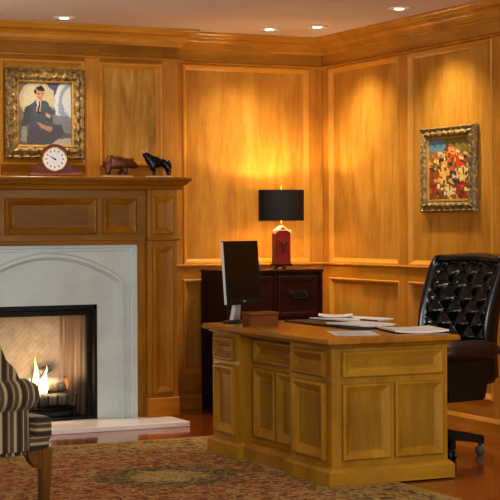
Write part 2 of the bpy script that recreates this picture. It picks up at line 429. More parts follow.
# back wall boards: stiles and rails
for x0, x1 in ((-1.281, -1.195), (-.135, -.0225)): obj('stile', b_box(x0, x1, .1, 2.56), M['stile_v'], wb)
for z0, z1 in ((2.552, 2.67), (.958, 1.062), (.1, .25)): obj('rail', b_box(-1.195, -.135, z0, z1) if z0 < 2.5 else b_box(-1.281, -.0225, z0, z1), M['rail_x'], wb)
WP = [(0, T), (.008, T+.008), (.018, T+.006), (.032, .010), (.040, .004), (.044, 0)]
def wall_panel_b(x0, x1, z0, z1, wall, y=0.):
    bm = nb(); frame(bm, (x0, y, z0), (x1-x0, 0, 0), (0, 0, z1-z0), (0, -1, 0), WP, False); obj('panel_moulding', bm, M['mould_v'], wall)
def wall_panel_r(y0, y1, z0, z1, wall):
    bm = nb(); frame(bm, (0, y0, z0), (0, y1-y0, 0), (0, 0, z1-z0), (-1, 0, 0), WP, False); obj('panel_moulding', bm, M['mould_v'], wall)
wall_panel_b(-1.195, -.135, 1.062, 2.552, wb); wall_panel_b(-1.195, -.135, .25, .958, wb)
# left of the breast (out of frame but part of the same wall)
obj('stile', b_box(-3.45, BL, .1, 2.56), M['stile_v'], wb)
# right wall
obj('stile', r_box(-.115, -.0225, .1, 2.56), M['stile_v'], wr)
y = -.115
for k in range(5):
    y1 = y-1.06
    for z0, z1 in ((.958, 1.062), (.1, .215)): obj('rail', r_box(y1, y, z0, z1), M['rail_y'], wr)
    wall_panel_r(y1, y, 1.062, 2.552, wr); wall_panel_r(y1, y, .215, .958, wr)
    obj('stile', r_box(y1-.115, y1, .1, 2.56), M['stile_v'], wr)
    y = y1-.115
obj('rail', r_box(-6.5, -.0225, 2.552, 2.67), M['rail_y'], wr)
# chimney breast: stiles, rails and two visible panels
PZ0, PZ1 = 1.785, 2.53
for x0, x1 in ((-1.400, BR), (-1.994, -1.885), (-2.73, -2.615), (BL, -3.22)): obj('stile', b_box(x0, x1, 1.70, 2.56, BY), M['stile_v'], wc)
for x0, x1 in ((-1.885, -1.400), (-2.615, -1.994), (-3.22, -2.73)):
    obj('rail', b_box(x0, x1, PZ1, 2.67, BY), M['mantel_x'], wc); obj('rail', b_box(x0, x1, 1.69, PZ0, BY), M['mantel_x'], wc)
    wall_panel_b(x0, x1, PZ0, PZ1, wc, BY)
for x0, x1 in ((-1.400, BR), (-1.994, -1.885), (-2.73, -2.615), (BL, -3.22)): obj('rail', b_box(x0, x1, 2.56, 2.67, BY), M['mantel_x'], wc)

# crown moulding round the whole ceiling line
CP = [(0, H), (.135, H), (.135, H-.012), (.125, H-.022), (.118, H-.040)]
for i in range(7):
    a = i/6*PI/2; CP.append((.048+.066*(1-math.sin(a)), H-.044-.05*(1-math.cos(a))))
CP += [(.048, H-.108), (.036, H-.112), (.030, H-.122), (.024, H-.125), (0, H-.125)]
path = [(-6.5, 0), (BL, 0), (BL, BY), (BR, BY), (BR, 0), (0, 0), (0, -6.6)]
bm = nb(); sweep(bm, path, CP); struct('trim_1', bm, M['mould'], 'stepped wooden crown moulding under the ceiling')
FP = [(T, 2.668), (T+.018, 2.664), (T+.018, 2.652), (T+.008, 2.645), (T, 2.642)]
FP2 = [(0, 2.552), (T+.004, 2.552), (T+.018, 2.558), (T+.018, 2.566), (T, 2.578), (0, 2.578)]
bm = nb(); sweep(bm, path, FP2); struct('trim_2', bm, M['rail_x'], 'slim wooden moulding between frieze and panels')
# chair rail caps catching light
bm = nb(); sweep(bm, [(BR, 0), (0, 0), (0, -6.6)], [(0, 1.046), (T, 1.046), (T+.014, 1.052), (T+.016, 1.062), (T+.010, 1.068), (0, 1.070)]); struct('trim_3', bm, M['mould'], 'narrow ledge moulding at the foot of the upper panels')
# baseboards
BP = [(0, 0), (T+.022, 0), (T+.022, .082), (T+.016, .09), (T+.008, .1), (T, .108), (0, .108)]
bm = nb(); sweep(bm, [(-1.51, -.0001), (-.05, -.0001)], BP); struct('baseboard_back', bm, M['rail_x'])
bm = nb(); sweep(bm, [(-.0001, -.002), (-.0001, -6.6)], BP); struct('baseboard_right', bm, M['rail_y'])

# ------------------------------------------------------------------ recessed ceiling lights
def downlight(x, y, label):
    t = thing('recessed_light', label, 'ceiling light', (x, y, H-.022), 0, 'recessed ceiling lights')
    bm = nb(); lathe(bm, [(.032, H-.001), (.075, H-.001), (.078, H-.006), (.072, H-.010), (.032, H-.008), (.032, H-.001)], (x, y, 0), 28); obj('trim_ring', bm, M['white_enamel'], t, True)
    bm = nb(); lathe(bm, [(.001, H-.0085), (.030, H-.0085), (.030, H-.002), (.001, H-.002)], (x, y, 0), 20); obj('bulb', bm, M['bulb'], t)
    return t
DL = [(-2.285, -.55, 'round recessed ceiling light over the fireplace'),
      (-.707, -.50, 'round recessed ceiling light nearest the chimney breast, left of the room corner'),
      (-.454, -.76, 'round recessed ceiling light nearest the room corner'),
      (-.418, -1.86, 'round recessed ceiling light over the right wall, highest and rightmost in the photo')]
for d in DL: downlight(*d)

# ------------------------------------------------------------------ fireplace
FX, FY = -2.42, -.60
ht = .035
fp = thing('fireplace', 'wide wooden mantelpiece with pale stone surround and lit firebox', 'fireplace', (FX, FY, 0))
XR = -1.508; XL = 2*FX-XR
# hearth slab
obj('hearth', B(2*FX+1.565, -1.565, -1.01, -.15, 0, ht, bev=.006), M['hearth'], fp)
# stone surround: three slabs round the opening
SX = -1.79; SXL = 2*FX-SX; FBX = -2.08; FBXL = 2*FX-FBX-.05; FBT = .82; STT = 1.235
bm = nb()
SY = FY
prism(bm, [(SXL, SY, ht), (SX, SY, ht), (SX, SY, STT), (SXL, SY, STT)][:0] or [(SXL, SY, ht), (FBXL, SY, ht), (FBXL, SY, FBT), (FBX, SY, FBT), (FBX, SY, ht), (SX, SY, ht), (SX, SY, STT), (SXL, SY, STT)], (0, .10, 0))
st = obj('stone_surround', bm, M['stone'], fp)
# Tudor arch moulding on the stone
half = [(.0, 1.178), (.10, 1.172), (.20, 1.152), (.30, 1.12), (.40, 1.075), (.47, 1.035), (.515, 1.005), (.533, .975), (.538, .93), (.538, .80), (.538, .4), (.538, ht)]
pathp = [(-x, z) for x, z in half[::-1][:-1]]+half
pts = [(FX+x, SY, z) for x, z in pathp]
side = []
for i, p in enumerate(pts):
    a = Vector(pts[max(i-1, 0)]); b = Vector(pts[min(i+1, len(pts)-1)]); t = (b-a).normalized(); side.append(Vector((t.z, 0, -t.x)))
bm = nb(); band(bm, pts, .05, (0, -1, 0), [(0, -.01), (0, .010), (.2, .034), (.6, .036), (1, .004), (1, -.01)], side)
obj('arch_moulding', bm, M['stone'], st)
bm = nb()
frame(bm, (SXL, SY, ht-.05), (SX-SXL, 0, 0), (0, 0, STT-ht+.05), (0, -1, 0), [(0, -.005), (0, .018), (.028, .018), (.034, .010), (.05, .008), (.054, -.002)], False)
for v in list(bm.verts):
    if v.co.z < ht: v.co.z = ht
obj('edge_moulding', bm, M['stone'], st)
# wooden carcass and side
obj('side_panel', B(XR-.11, XR, FY+.03, -.03, ht, 1.64), M['mantel_z'], fp); obj('side_panel', B(XL, XL+.11, FY+.03, -.13, ht, 1.64), M['mantel_z'], fp)
bm = B(-3.112, -1.728, FY-.03, FY+.1, STT, 1.64)
fr = obj('frieze', bm, M['mantel_x'], fp)
RP = [(0, 0), (.0, .010), (.012, .016), (.02, .012), (.05, -.012), (.056, -.012)]
def fpanel(x0, x1, z0, z1, y, par, mat, prof=RP):
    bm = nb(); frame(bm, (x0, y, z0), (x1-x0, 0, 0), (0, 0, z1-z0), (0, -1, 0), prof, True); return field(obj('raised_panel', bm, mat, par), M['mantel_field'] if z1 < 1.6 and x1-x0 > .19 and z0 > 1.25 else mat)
RPo = [(0, 0), (.0, .016), (.012, .024), (.022, .020), (.050, .003), (.058, .003)]
for x0, x1 in ((-2.735, -2.085), (-2.045, -1.80), (2*FX+2.085-.33+.0, 2*FX+2.045+.0)):
    pass
for x0, x1 in ((-2.735, -2.09), (-2.045, -1.80), (-3.04, -2.775)):
    fpanel(x0, x1, 1.30, 1.545, FY-.03, fr, M['mantel_x'], RPo)
obj('frieze_bead', B(SXL, SX, FY-.045, FY, STT-.008, STT+.022, bev=.006), M['mantel_x'], fp)
for s in (1, -1):
    mx = lambda a, b: (a, b) if s == 1 else (2*FX-b, 2*FX-a)
    x0, x1 = mx(-1.728, XR)
    pl = obj('pilaster', B(x0, x1, FY-.06, FY+.05, ht, 1.64), M['mantel_z'], fp)
    fpanel(x0+.03, x1-.03, 1.295, 1.56, FY-.06, pl, M['mantel_z'], RPo)
    fpanel(x0+.035, x1-.035, .195, 1.215, FY-.06, pl, M['mantel_z'], RPo)
    obj('cap_moulding', B(x0-.006, x1+.012, FY-.085, FY+.02, 1.252, 1.275, bev=.007), M['mantel_x'], pl)
    obj('plinth_block', B(x0-.012, x1+.006, FY-.085, FY+.02, ht, .168, bev=.008), M['plinth'], pl)
    a0, a1 = mx(SX, -1.728)
    bm = B(a0, a1, FY-.012, FY+.08, ht, STT+.02, bev=.002); box(bm, a0+.02, a1-.03, FY-.022, FY, ht, STT+.02, bev=.004)
    obj('inner_jamb', bm, M['mantel_z'], fp)
# mantel shelf: stepped bed moulding + top
bm = nb()
sh = [(FY-.03, 1.600), (FY-.075, 1.606), (FY-.085, 1.628), (FY-.105, 1.640), (FY-.118, 1.655), (FY-.125, 1.657), (FY-.13, 1.662), (FY-.14, 1.672), (FY-.138, 1.684), (FY-.13, 1.69)]
x1 = XR; x0 = XL
L = []
for yy, z in sh:
    o = FY-.03-yy
    L.append([(x0-o*.75, yy, z), (x1+o*.75, yy, z), (x1+o*.75, BY-.023, z), (x0-o*.75, BY-.023, z)])
loops(bm, L, True, True, True)
obj('mantel_shelf', bm, M['mantel_x'], fp)
# firebox interior
bm = nb(); FBD = -.16
fy = FY+.1
bl, brx = -2.64, -2.205
v = [bm.verts.new(p) for p in ((bl, FBD, ht), (brx, FBD, ht), (brx, FBD, FBT+.06), (bl, FBD, FBT+.06))]; bm.faces.new(v)
fb = obj('firebox', bm, M['firebrick'], fp)
for xa, xb in ((brx, FBX+.004), (bl, FBXL-.004)):
    bm = nb(); v = [bm.verts.new(p) for p in ((xa, FBD, ht), (xb, fy-.06, ht), (xb, fy-.06, FBT+.06), (xa, FBD, FBT+.06))]; bm.faces.new(v)
    obj('firebox_side', bm, M['fireside'], fb)
obj('firebox_floor', B(FBXL, FBX, FY+.005, FBD, ht, ht+.012), M['black_metal'], fb)
obj('smoke_hood', B(FBXL, FBX, FY+.05, FBD, FBT-.005, FBT+.02), M['black_metal'], fb)
bm = B(FBXL, FBXL+.014, FY-.004, FY+.03, ht, FBT); box(bm, FBX-.018, FBX, FY-.004, FY+.06, ht, FBT); box(bm, FBXL, FBX, FY-.004, FY+.06, FBT-.03, FBT)
box(bm, FBX-.05, FBX-.018, FY+.06, FY+.09, ht, FBT-.02); box(bm, FBXL, FBX, FY+.07, FY+.1, FBT-.075, FBT-.02); box(bm, FBXL, FBX, FY+.0, FY+.03, ht, ht+.02)
obj('metal_frame', bm, M['black_metal'], fp)

# grate, logs, fire
gx, gy = -2.37, -.38
g = thing('fire_grate', 'black iron fire grate holding logs inside the firebox', 'grate', (gx, gy, ht+.012))
bm = nb()
for i in range(6):
    x = gx-.16+i*.066
    tube(bm, [(x, gy+.11, .16), (x, gy+.08, .11), (x, gy-.10, .11), (x, gy-.125, .13), (x, gy-.13, .20)], .008, 8)
tube(bm, [(gx-.17, gy+.07, .105), (gx+.18, gy+.07, .105)], .009, 8); tube(bm, [(gx-.17, gy-.1, .105), (gx+.18, gy-.1, .105)], .009, 8)
obj('bar', bm, M['black_metal'], g, True)
for dx in (-.15, .16):
    for dy in (-.1, .07):
        obj('leg', B(gx+dx-.009, gx+dx+.009, gy+dy-.009, gy+dy+.009, ht+.012, .11), M['black_metal'], g)
bm = nb(); ball(bm, (gx+.02, gy, ht+.03), (.2, .12, .03), 20, 10)
for v in bm.verts:
    v.co += Vector((0, 0, random.uniform(-.008, .012))); v.co.z = max(v.co.z, ht+.0125)
tag(obj('ash_bed', bm, M['ash'], None, True), 'dark ash and embers on the firebox floor', 'ash', None, 'stuff')
def log(p0, p1, r, label, glow=False):
    p0, p1 = Vector(p0), Vector(p1); n = 14; pts = []; rs = []
    for i in range(7):
        f = i/6; pts.append(p0.lerp(p1, f)+Vector((random.uniform(-.004, .004),)*3)); rs.append(r*(1+random.uniform(-.07, .07)))
    c = (p0+p1)/2
    t = thing('log', label, 'log', (c.x, c.y, min(p0.z, p1.z)-r), 0, 'logs burning on the grate')
    bm = nb(); tube(bm, pts, rs, n); obj('bark', bm, M['log'], t, True, auto=50)
    d = (p1-p0).normalized(); bm = nb()
    tube(bm, [p1-d*.002, p1+d*.004], r*.82, n); obj('cut_end', bm, M['log_end'] if glow else M['log'], t)
    return t
log((-2.46, -.450, .166), (-2.245, -.445, .168), .043, 'grey split log lying at the front of the grate')
log((-2.45, -.29, .165), (-2.22, -.29, .170), .045, 'charred log lying at the back of the grate behind the flames')
log((-2.42, -.31, .264), (-2.255, -.45, .272), .050, 'thick grey log laid across the others, its near end glowing orange', True)
log((-2.40, -.30, .345), (-2.31, -.25, .36), .025, 'small charred log end on top of the pile amid flames')
fbm = nb()
def tongue(x, y, z, w, h, lean=0.):
    L = []; n = 10
    for i in range(9):
        f = i/8; r = w*(math.sin(PI*min(1, f*.75+.22))**1.3)*(1-f**3)*1.05
        L.append([(x+lean*f*f+.006*math.sin(f*9+x*50)+r*math.cos(2*PI*k/n), y+r*.6*math.sin(2*PI*k/n), z+h*f) for k in range(n)])
    loops(fbm, L, True, True, True)
tongue(-2.455, -.40, .20, .021, .275, .006); tongue(-2.405, -.42, .19, .028, .18, .01); tongue(-2.385, -.41, .22, .014, .19, .004)
tongue(-2.49, -.38, .19, .015, .13); tongue(-2.54, -.38, .19, .013, .11); tongue(-2.425, -.43, .19, .024, .11, .01); tongue(-2.47, -.41, .19, .026, .08)
tag(obj('fire', fbm, M['flame'], None, True), 'bright yellow flames rising from the logs in the firebox', 'fire', None, 'stuff')

# ------------------------------------------------------------------ framed paintings
def canvas(W, Hh, f, nx=72, nz=80):
    """painted grid in x,z local plane facing -Y; f(u,v)->rgb 0..255"""
    bm = nb(); vs = [[bm.verts.new((W*(i/nx-.5), 0, Hh*j/nz)) for i in range(nx+1)] for j in range(nz+1)]
    cl = bm.loops.layers.float_color.new('paint')
    for j in range(nz):
        for i in range(nx):
            fc = bm.faces.new((vs[j][i], vs[j][i+1], vs[j+1][i+1], vs[j+1][i])); c = rgb(*f((i+.5)/nx, (j+.5)/nz))
            for lp in fc.loops: lp[cl] = c
    return bm
def inside(u, v, poly):
    r = False; n = len(poly)
    for i in range(n):
        (x0, y0), (x1, y1) = poly[i], poly[i-1]
        if (y0 > v) != (y1 > v) and u < (x1-x0)*(v-y0)/(y1-y0)+x0: r = not r
    return r
def ell(u, v, cx, cy, rx, ry): return ((u-cx)/rx)**2+((v-cy)/ry)**2 < 1
jit = random.Random(3)
def portrait(u, v):     # v up
    w = math.sin(u*31+v*17)*.008+math.sin(v*43-u*11)*.006; u += w; v += w
    n = jit.uniform(-9, 9); c = (120, 116, 120)
    if u > .5: c = (92, 84, 128)
    if .5 < u < .58: c = (74, 66, 112)
    if u < .16: c = (128, 112, 88)
    if ell(u, v, 1.0, .66, .33, .42): c = (210, 214, 214)
    if ell(u, v, 1.02, .66, .27, .34): c = (150, 166, 190)
    if ell(u, v, 1.06, .7, .24, .26): c = (206, 212, 218)
    if ell(u, v, .36, .72, .33, .30) and v > .5: c = (196, 186, 156)
    if ell(u, v, .30, .74, .2, .2): c = (208, 198, 170)
    if v < .3 and u > .5: c = (104, 106, 116)
    if inside(u, v, [(.6, .5), (1, .45), (1, .2), (.7, .2)]): c = (132, 134, 146)
    if inside(u, v, [(.45, .0), (1, .0), (1, .13), (.78, .12)]): c = (190, 178, 168)
    if inside(u, v, [(0, .0), (.24, .0), (.18, .2), (.05, .42), (0, .45)]): c = (112, 108, 100)
    if inside(u, v, [(.05, .08), (.16, .05), (.2, .2), (.1, .36)]): c = (160, 152, 138)
    if inside(u, v, [(.16, .0), (.62, .03), (.86, .18), (.8, .32), (.5, .42), (.2, .4)]): c = (88, 88, 98)
    if inside(u, v, [(.1, .42), (.2, .62), (.34, .72), (.5, .72), (.62, .6), (.66, .38), (.5, .3), (.2, .34), (.08, .38)]): c = (82, 92, 102)
    if inside(u, v, [(.06, .3), (.14, .6), (.24, .64), (.24, .4), (.16, .3)]): c = (70, 80, 90)
    if inside(u, v, [(.34, .73), (.44, .73), (.41, .52), (.37, .52)]): c = (216, 210, 200)
    if inside(u, v, [(.375, .7), (.405, .7), (.41, .5), (.37, .5)]): c = (92, 40, 44)
    if inside(u, v, [(.32, .36), (.5, .34), (.64, .28), (.6, .22), (.44, .28)]): c = (190, 138, 118)
    if inside(u, v, [(.5, .47), (.6, .44), (.62, .5), (.52, .52)]): c = (198, 160, 140)
    if ell(u, v, .41, .81, .078, .105): c = (198, 150, 124)
    if (ell(u, v, .405, .87, .088, .062) and v > .885-.3*(u-.40)) or ell(u, v, .328, .85, .022, .05): c = (44, 36, 36)
    if ell(u, v, .385, .82, .018, .008) or ell(u, v, .445, .82, .018, .008): c = (70, 48, 44)
    if ell(u, v, .415, .755, .03, .008): c = (150, 84, 76)
    return tuple(max(0, min(255, k*.86+n)) for k in c)
blb = []
r2 = random.Random(21)
for cx, cy, rx, ry, c in [(.2, .84, .26, .2, (96, 140, 164)), (.28, .7, .14, .1, (170, 190, 190)), (.75, .85, .35, .2, (128, 118, 60)), (.12, .55, .2, .25, (130, 120, 58)), (.85, .55, .2, .3, (122, 104, 52)),
                          (.48, .62, .16, .26, (92, 66, 48)), (.56, .74, .12, .12, (214, 130, 84)), (.58, .6, .1, .14, (206, 84, 52)), (.77, .62, .11, .12, (200, 72, 42)), (.4, .5, .12, .14, (212, 176, 92)),
                          (.3, .38, .14, .12, (226, 190, 104)), (.15, .35, .14, .18, (160, 72, 44)), (.62, .34, .14, .13, (62, 66, 78)), (.84, .4, .12, .14, (222, 196, 120)), (.5, .25, .12, .1, (204, 176, 120)),
                          (.2, .16, .2, .12, (142, 58, 40)), (.58, .12, .14, .1, (216, 196, 146)), (.82, .16, .16, .14, (152, 50, 38)), (.38, .14, .08, .12, (96, 92, 50))]: blb.append((cx, cy, rx, ry, c))
for _ in range(190):
    blb.append((r2.random(), r2.random()*.78, r2.uniform(.015, .05), r2.uniform(.015, .045), r2.choice([(214, 168, 84), (176, 62, 40), (88, 62, 40), (226, 206, 150), (52, 50, 54), (196, 116, 60), (108, 104, 56), (150, 84, 46)])))
def abstract(u, v):
    c = (122, 96, 52)
    w = math.sin(u*40+v*23)*.012
    for cx, cy, rx, ry, k in blb:
        if ell(u+w, v-w, cx, cy, rx, ry): c = k
    n = r2.uniform(-16, 16)
    return tuple(max(0, min(255, k+n)) for k in c)
def ornate(W, Hh, cw, seg=46):
    """carved mitred frame, local x,z plane facing -Y, bottom centre at the origin; cw = moulding width"""
    prof = [(0, 0), (0, .022), (.06, .034), (.14, .040), (.24, .030), (.34, .026), (.46, .034), (.58, .046), (.70, .044), (.80, .032), (.88, .026), (.93, .030), (1, .022), (1, .0)]
    bm = nb(); cs = [(-W/2, 0), (W/2, 0), (W/2, Hh), (-W/2, Hh)]
    for k in range(4):
        a, b = cs[k], cs[(k+1) % 4]; dx, dz = b[0]-a[0], b[1]-a[1]; ln = math.hypot(dx, dz); tx, tz = dx/ln, dz/ln; ix, iz = -tz, tx
        n = max(8, int(ln/.0125)); L = []
        for i in range(n+1):
            f = i/n; ring = []
            for d, h in prof:
                dd = d*cw; s = dd+(ln-2*dd)*f; e = 0
                if .05 < d < .9:
                    ph = s/ln*round(ln/.075)*2*PI
                    e = .006*math.sin(ph+5.5*d)*math.sin(PI*d)+.003*math.sin(2*ph-9*d)
                ring.append((a[0]+tx*s+ix*dd, -(h+e), a[1]+tz*s+iz*dd))
            L.append(ring)
        loops(bm, L, True, True, True)
    return bm
def painting(label, loc, rz, W, Hh, cw, fn):
    t = thing('framed_painting', label, 'painting', loc, rz, None)
    obj('frame', ornate(W, Hh, cw), M['gilt'], t, True, True, auto=40)
    bm = nb(); frame(bm, (-W/2+cw*.93, 0, cw*.93), (W-1.86*cw, 0, 0), (0, 0, Hh-1.86*cw), (0, -1, 0), [(0, .012), (0, .030), (.010, .026), (.014, .014), (.014, .010)], False)
    obj('gold_slip', bm, M['gold_edge'], t, False, True)
    bm = canvas(W-2*cw-.002, Hh-2*cw-.002, fn); bmesh.ops.translate(bm, verts=bm.verts, vec=(0, -.012, cw+.001)); obj('canvas', bm, M['paint'], t, False, True)
    return t
painting('gilt framed portrait of a seated man in a grey suit, above the clock', (-2.2985, BY-.026, 1.828), 0, .584, .632, .092, portrait)
painting('gilt framed painting of red and gold shapes on the right wall', (-.004, -1.82, 1.437), -PI/2, .675, .576, .078, abstract)

# ------------------------------------------------------------------ things on the mantel shelf
SZ = 1.690
ck = thing('mantel_clock', 'dark red wooden mantel clock with white round dial', 'clock', (-2.385, -.62, SZ), math.radians(-14))
def L_(o): return o
bm = nb()
sil = []
for i in range(41):      # tambour silhouette
    x = -.165+.33*i/40; a = abs(x)
    top = math.sqrt(max(0, .098**2-x*x))+.098 if a < .085 else 0
    sh_ = .018+.12*math.exp(-((a-.05)/.055)**2) if a >= .05 else 0
    sil.append((x, max(top, sh_, .018)))
poly = [(-.165, -.035, .022)]+[(x, -.035, .022+z) for x, z in sil]+[(.165, -.035, .022)]
prism(bm, poly, (0, .085, 0)); cbody = obj('case', bm, M['clock_wood'], ck, False, True)
obj('base', B(-.17, .185, -.055, .062, .004, .024, bev=.005), M['clock_base'], ck, local=True)
for sx in (-.165, .17):
    bm = nb(); ball(bm, (sx, -.03, .009), (.016, .02, .009), 10, 6); obj('foot', bm, M['clock_wood'], ck, True, True)
bm = nb(); lathe(bm, [(.083, -.035), (.083, -.042), (.080, -.046), (.076, -.046), (.074, -.040), (.074, -.035)], (0, 0, .116), 36, 'Y'); obj('bezel', bm, M['brass'], ck, True, True)
bm = nb(); lathe(bm, [(.001, -.036), (.077, -.036), (.077, -.040), (.001, -.040)], (0, 0, .116), 36, 'Y'); dl = obj('dial', bm, M['dial'], ck, False, True)
bm = nb()
for k in range(12):
    a = 2*PI*k/12; r0, r1 = .050, .062; w = .0035
    p = [(r0*math.sin(a)-w*math.cos(a), r0*math.cos(a)+w*math.sin(a)), (r1*math.sin(a)-w*math.cos(a), r1*math.cos(a)+w*math.sin(a)), (r1*math.sin(a)+w*math.cos(a), r1*math.cos(a)-w*math.sin(a)), (r0*math.sin(a)+w*math.cos(a), r0*math.cos(a)-w*math.sin(a))]
    prism(bm, [(x, -.0405, .118+z) for x, z in p], (0, -.001, 0))
obj('hour_mark', bm, M['ink'], dl, False, True)
for nm, ang, ln, w in (('minute_hand', -58, .054, .004), ('hour_hand', -62, .036, .006)):
    a = math.radians(ang); ux, uz = math.sin(a), math.cos(a)
    bm = nb(); prism(bm, [(-ux*.01-uz*w, -.0425, .118-uz*.01+ux*w), (ux*ln, -.0425, .118+uz*ln), (-ux*.01+uz*w, -.0425, .118-uz*.01-ux*w)], (0, -.0012, 0)); obj(nm, bm, M['ink'], dl, False, True)

# brown bear figure walking right
bx, by = -1.925, -.62
t = thing('bear_figurine', 'brown bronze bear figurine walking on a pale base on the mantel', 'figurine', (bx, by, SZ))
obj('base', B(-.115, .095, -.04, .04, 0, .010, bev=.003), M['white_stone'], t, local=True)
V_ = [(-.02, 0, .098), (-.07, 0, .103), (-.10, 0, .085), (.035, 0, .104), (.075, 0, .098), (.105, 0, .088), (.130, 0, .076), (.146, 0, .070),
      (.040, -.026, .065), (.044, -.028, .035), (.052, -.028, .018), (.030, .026, .065), (.018, .028, .035), (.024, .028, .018),
      (-.078, -.026, .065), (-.092, -.03, .038), (-.086, -.03, .018), (-.07, .026, .065), (-.062, .03, .038), (-.054, .03, .018)]
E_ = [(0, 1), (1, 2), (0, 3), (3, 4), (4, 5), (5, 6), (6, 7), (3, 8), (8, 9), (9, 10), (3, 11), (11, 12), (12, 13), (1, 14), (14, 15), (15, 16), (1, 17), (17, 18), (18, 19)]
R_ = [(.048, .046), (.050, .048), .030, .048, .038, .032, .019, .012, .024, .017, .016, .024, .017, .016, .028, .019, .017, .028, .019, .017]
bm = nb(); skin(bm, V_, E_, R_); 
for sy in (-.022, .022): ball(bm, (.098, sy, .122), (.010, .007, .012), 8, 6)
obj('body', bm, M['bear_bronze'], t, True, True)
# black bull figure, head raised to the left
ux_, uy_ = -1.635, -.62
t = thing('bull_figurine', 'black bronze bull figurine with raised head at the mantel end', 'figurine', (ux_, uy_, SZ))
obj('base', B(-.075, .095, -.04, .04, 0, .010, bev=.003), M['white_stone'], t, local=True)
V_ = [(.0, 0, .105), (.045, 0, .105), (.075, 0, .105), (-.035, 0, .108), (-.062, 0, .128), (-.080, 0, .150), (-.094, 0, .158), (-.112, 0, .152),
      (-.040, -.022, .065), (-.034, -.024, .040), (-.036, -.024, .016), (-.030, .022, .065), (-.016, .024, .040), (-.020, .024, .016),
      (.070, -.022, .070), (.082, -.024, .044), (.074, -.024, .016), (.066, .022, .070), (.088, .024, .044), (.084, .024, .016),
      (.092, 0, .112), (.100, 0, .085), (.102, 0, .06)]
E_ = [(0, 1), (1, 2), (0, 3), (3, 4), (4, 5), (5, 6), (6, 7), (3, 8), (8, 9), (9, 10), (3, 11), (11, 12), (12, 13), (2, 14), (14, 15), (15, 16), (2, 17), (17, 18), (18, 19), (2, 20), (20, 21), (21, 22)]
R_ = [.032, .030, .030, .040, .036, .026, .020, .013, .020, .012, .011, .020, .012, .011, .022, .013, .011, .022, .013, .011, .006, .005, .008]
bm = nb(); skin(bm, V_, E_, R_); obj('body', bm, M['bull_bronze'], t, True, True)
for sy in (-1, 1):
    bm = nb(); tube(bm, [(-.083, sy*.014, .168), (-.086, sy*.032, .174), (-.096, sy*.038, .186), (-.104, sy*.034, .196)], [.006, .0055, .004, .0015], 8); obj('horn', bm, M['horn'], t, True, True)
    bm = nb(); ball(bm, (-.076, sy*.026, .160), (.006, .012, .006), 8, 6); obj('ear', bm, M['bull_bronze'], t, True, True)

# ------------------------------------------------------------------ cabinet behind the desk
cb = thing('cabinet', 'dark mahogany low cabinet with drawers against the back wall', 'cabinet', (-.67, -.29, 0))
CX0, CX1, CYF, CYB, CZ = -1.062, -.285, -.50, -.055, 1.03
CD = -.672
obj('carcass', B(CX0+.012, CX1-.012, CYF+.012, CYB, .06, CZ-.02), M['mahogany_z'], cb)
obj('top', B(CX0-.006, CX1+.006, CYF-.012, CYB, CZ-.02, CZ, bev=.004), M['mahogany'], cb)
obj('base_plinth', B(CX0+.0, CX1-.0, CYF+.005, CYB, 0, .065, bev=.004), M['mahogany_z'], cb)
obj('side_frame', B(CX0, CX0+.03, CYF-.004, CYB, .06, CZ-.02), M['mahogany_z'], cb); obj('side_frame', B(CX1-.03, CX1, CYF-.004, CYB, .06, CZ-.02), M['mahogany_z'], cb)
obj('divider', B(CD-.014, CD+.014, CYF-.004, CYF+.05, .06, CZ-.02), M['mahogany_z'], cb)
for x0, x1 in ((CX0+.036, CD-.02), (CD+.02, CX1-.036)):
    for z0, z1 in ((.685, .985), (.375, .665), (.085, .355)):
        bm = nb(); frame(bm, (x0, CYF+.012, z0), (x1-x0, 0, 0), (0, 0, z1-z0), (0, -1, 0), [(0, 0), (0, .020), (.006, .024), (.03, .024), (.036, .018), (.05, .018)], True)
        dr = obj('drawer', bm, M['mahogany'], cb)
        cx, cz = (x0+x1)/2, (z0+z1)/2+.02; yf = CYF-.008
        bm = nb()
        for s in (-1, 1):
            lathe(bm, [(.001, yf), (.014, yf), (.012, yf-.006), (.005, yf-.010), (.005, yf-.022), (.001, yf-.024)], (cx+s*.055, 0, cz), 10, 'Y')
        tube(bm, [(cx-.055, yf-.02, cz), (cx-.052, yf-.026, cz-.02), (cx-.03, yf-.028, cz-.032), (cx+.03, yf-.028, cz-.032), (cx+.052, yf-.026, cz-.02), (cx+.055, yf-.02, cz)], .0055, 8)
        box(bm, cx-.075, cx+.075, yf-.003, yf+.002, cz-.022, cz+.022, bev=.002)
        obj('handle', bm, M['black_metal'], dr, True, auto=40)

# table lamp on the cabinet
lx, ly = -.505, -.27
lt = thing('table_lamp', 'lit table lamp with black shade and red house-shaped base on the cabinet', 'lamp', (lx, ly, CZ), math.radians(-9))
bm = nb(); lathe(bm, [(.001, 0), (.052, 0), (.056, .006), (.05, .012), (.026, .020), (.024, .03), (.001, .03)], (-.02, 0, 0), 24); obj('foot', bm, M['brass'], lt, True, True, auto=40)
obj('base_plate', B(-.072, .072, -.046, .046, .024, .04, bev=.004), M['mahogany_z'], lt, local=True)
bm = nb(); hw, hd = .058, .04
prism(bm, [(-hw, -hd, .04), (hw, -hd, .04), (hw, -hd, .272), (0, -hd, .315), (-hw, -hd, .272)], (0, 2*hd, 0)); bd = obj('base', bm, M['lamp_red'], lt, False, True)
bm = nb(); box(bm, -hw-.003, -hw+.001, -hd, hd, .04, .272); obj('side_panel', bm, M['lamp_side'], bd, False, True)
bm = nb()
for s in (-1, 1):
    prism(bm, [(s*(hw+.006), -hd-.006, .262), (s*(hw+.006), -hd-.006, .274), (0, -hd-.006, .322), (0, -hd-.006, .308)], (0, 2*hd+.012, 0))
    box(bm, min(s*hw, s*(hw+.005)), max(s*hw, s*(hw+.005)), -hd-.006, hd+.006, .262, .285)
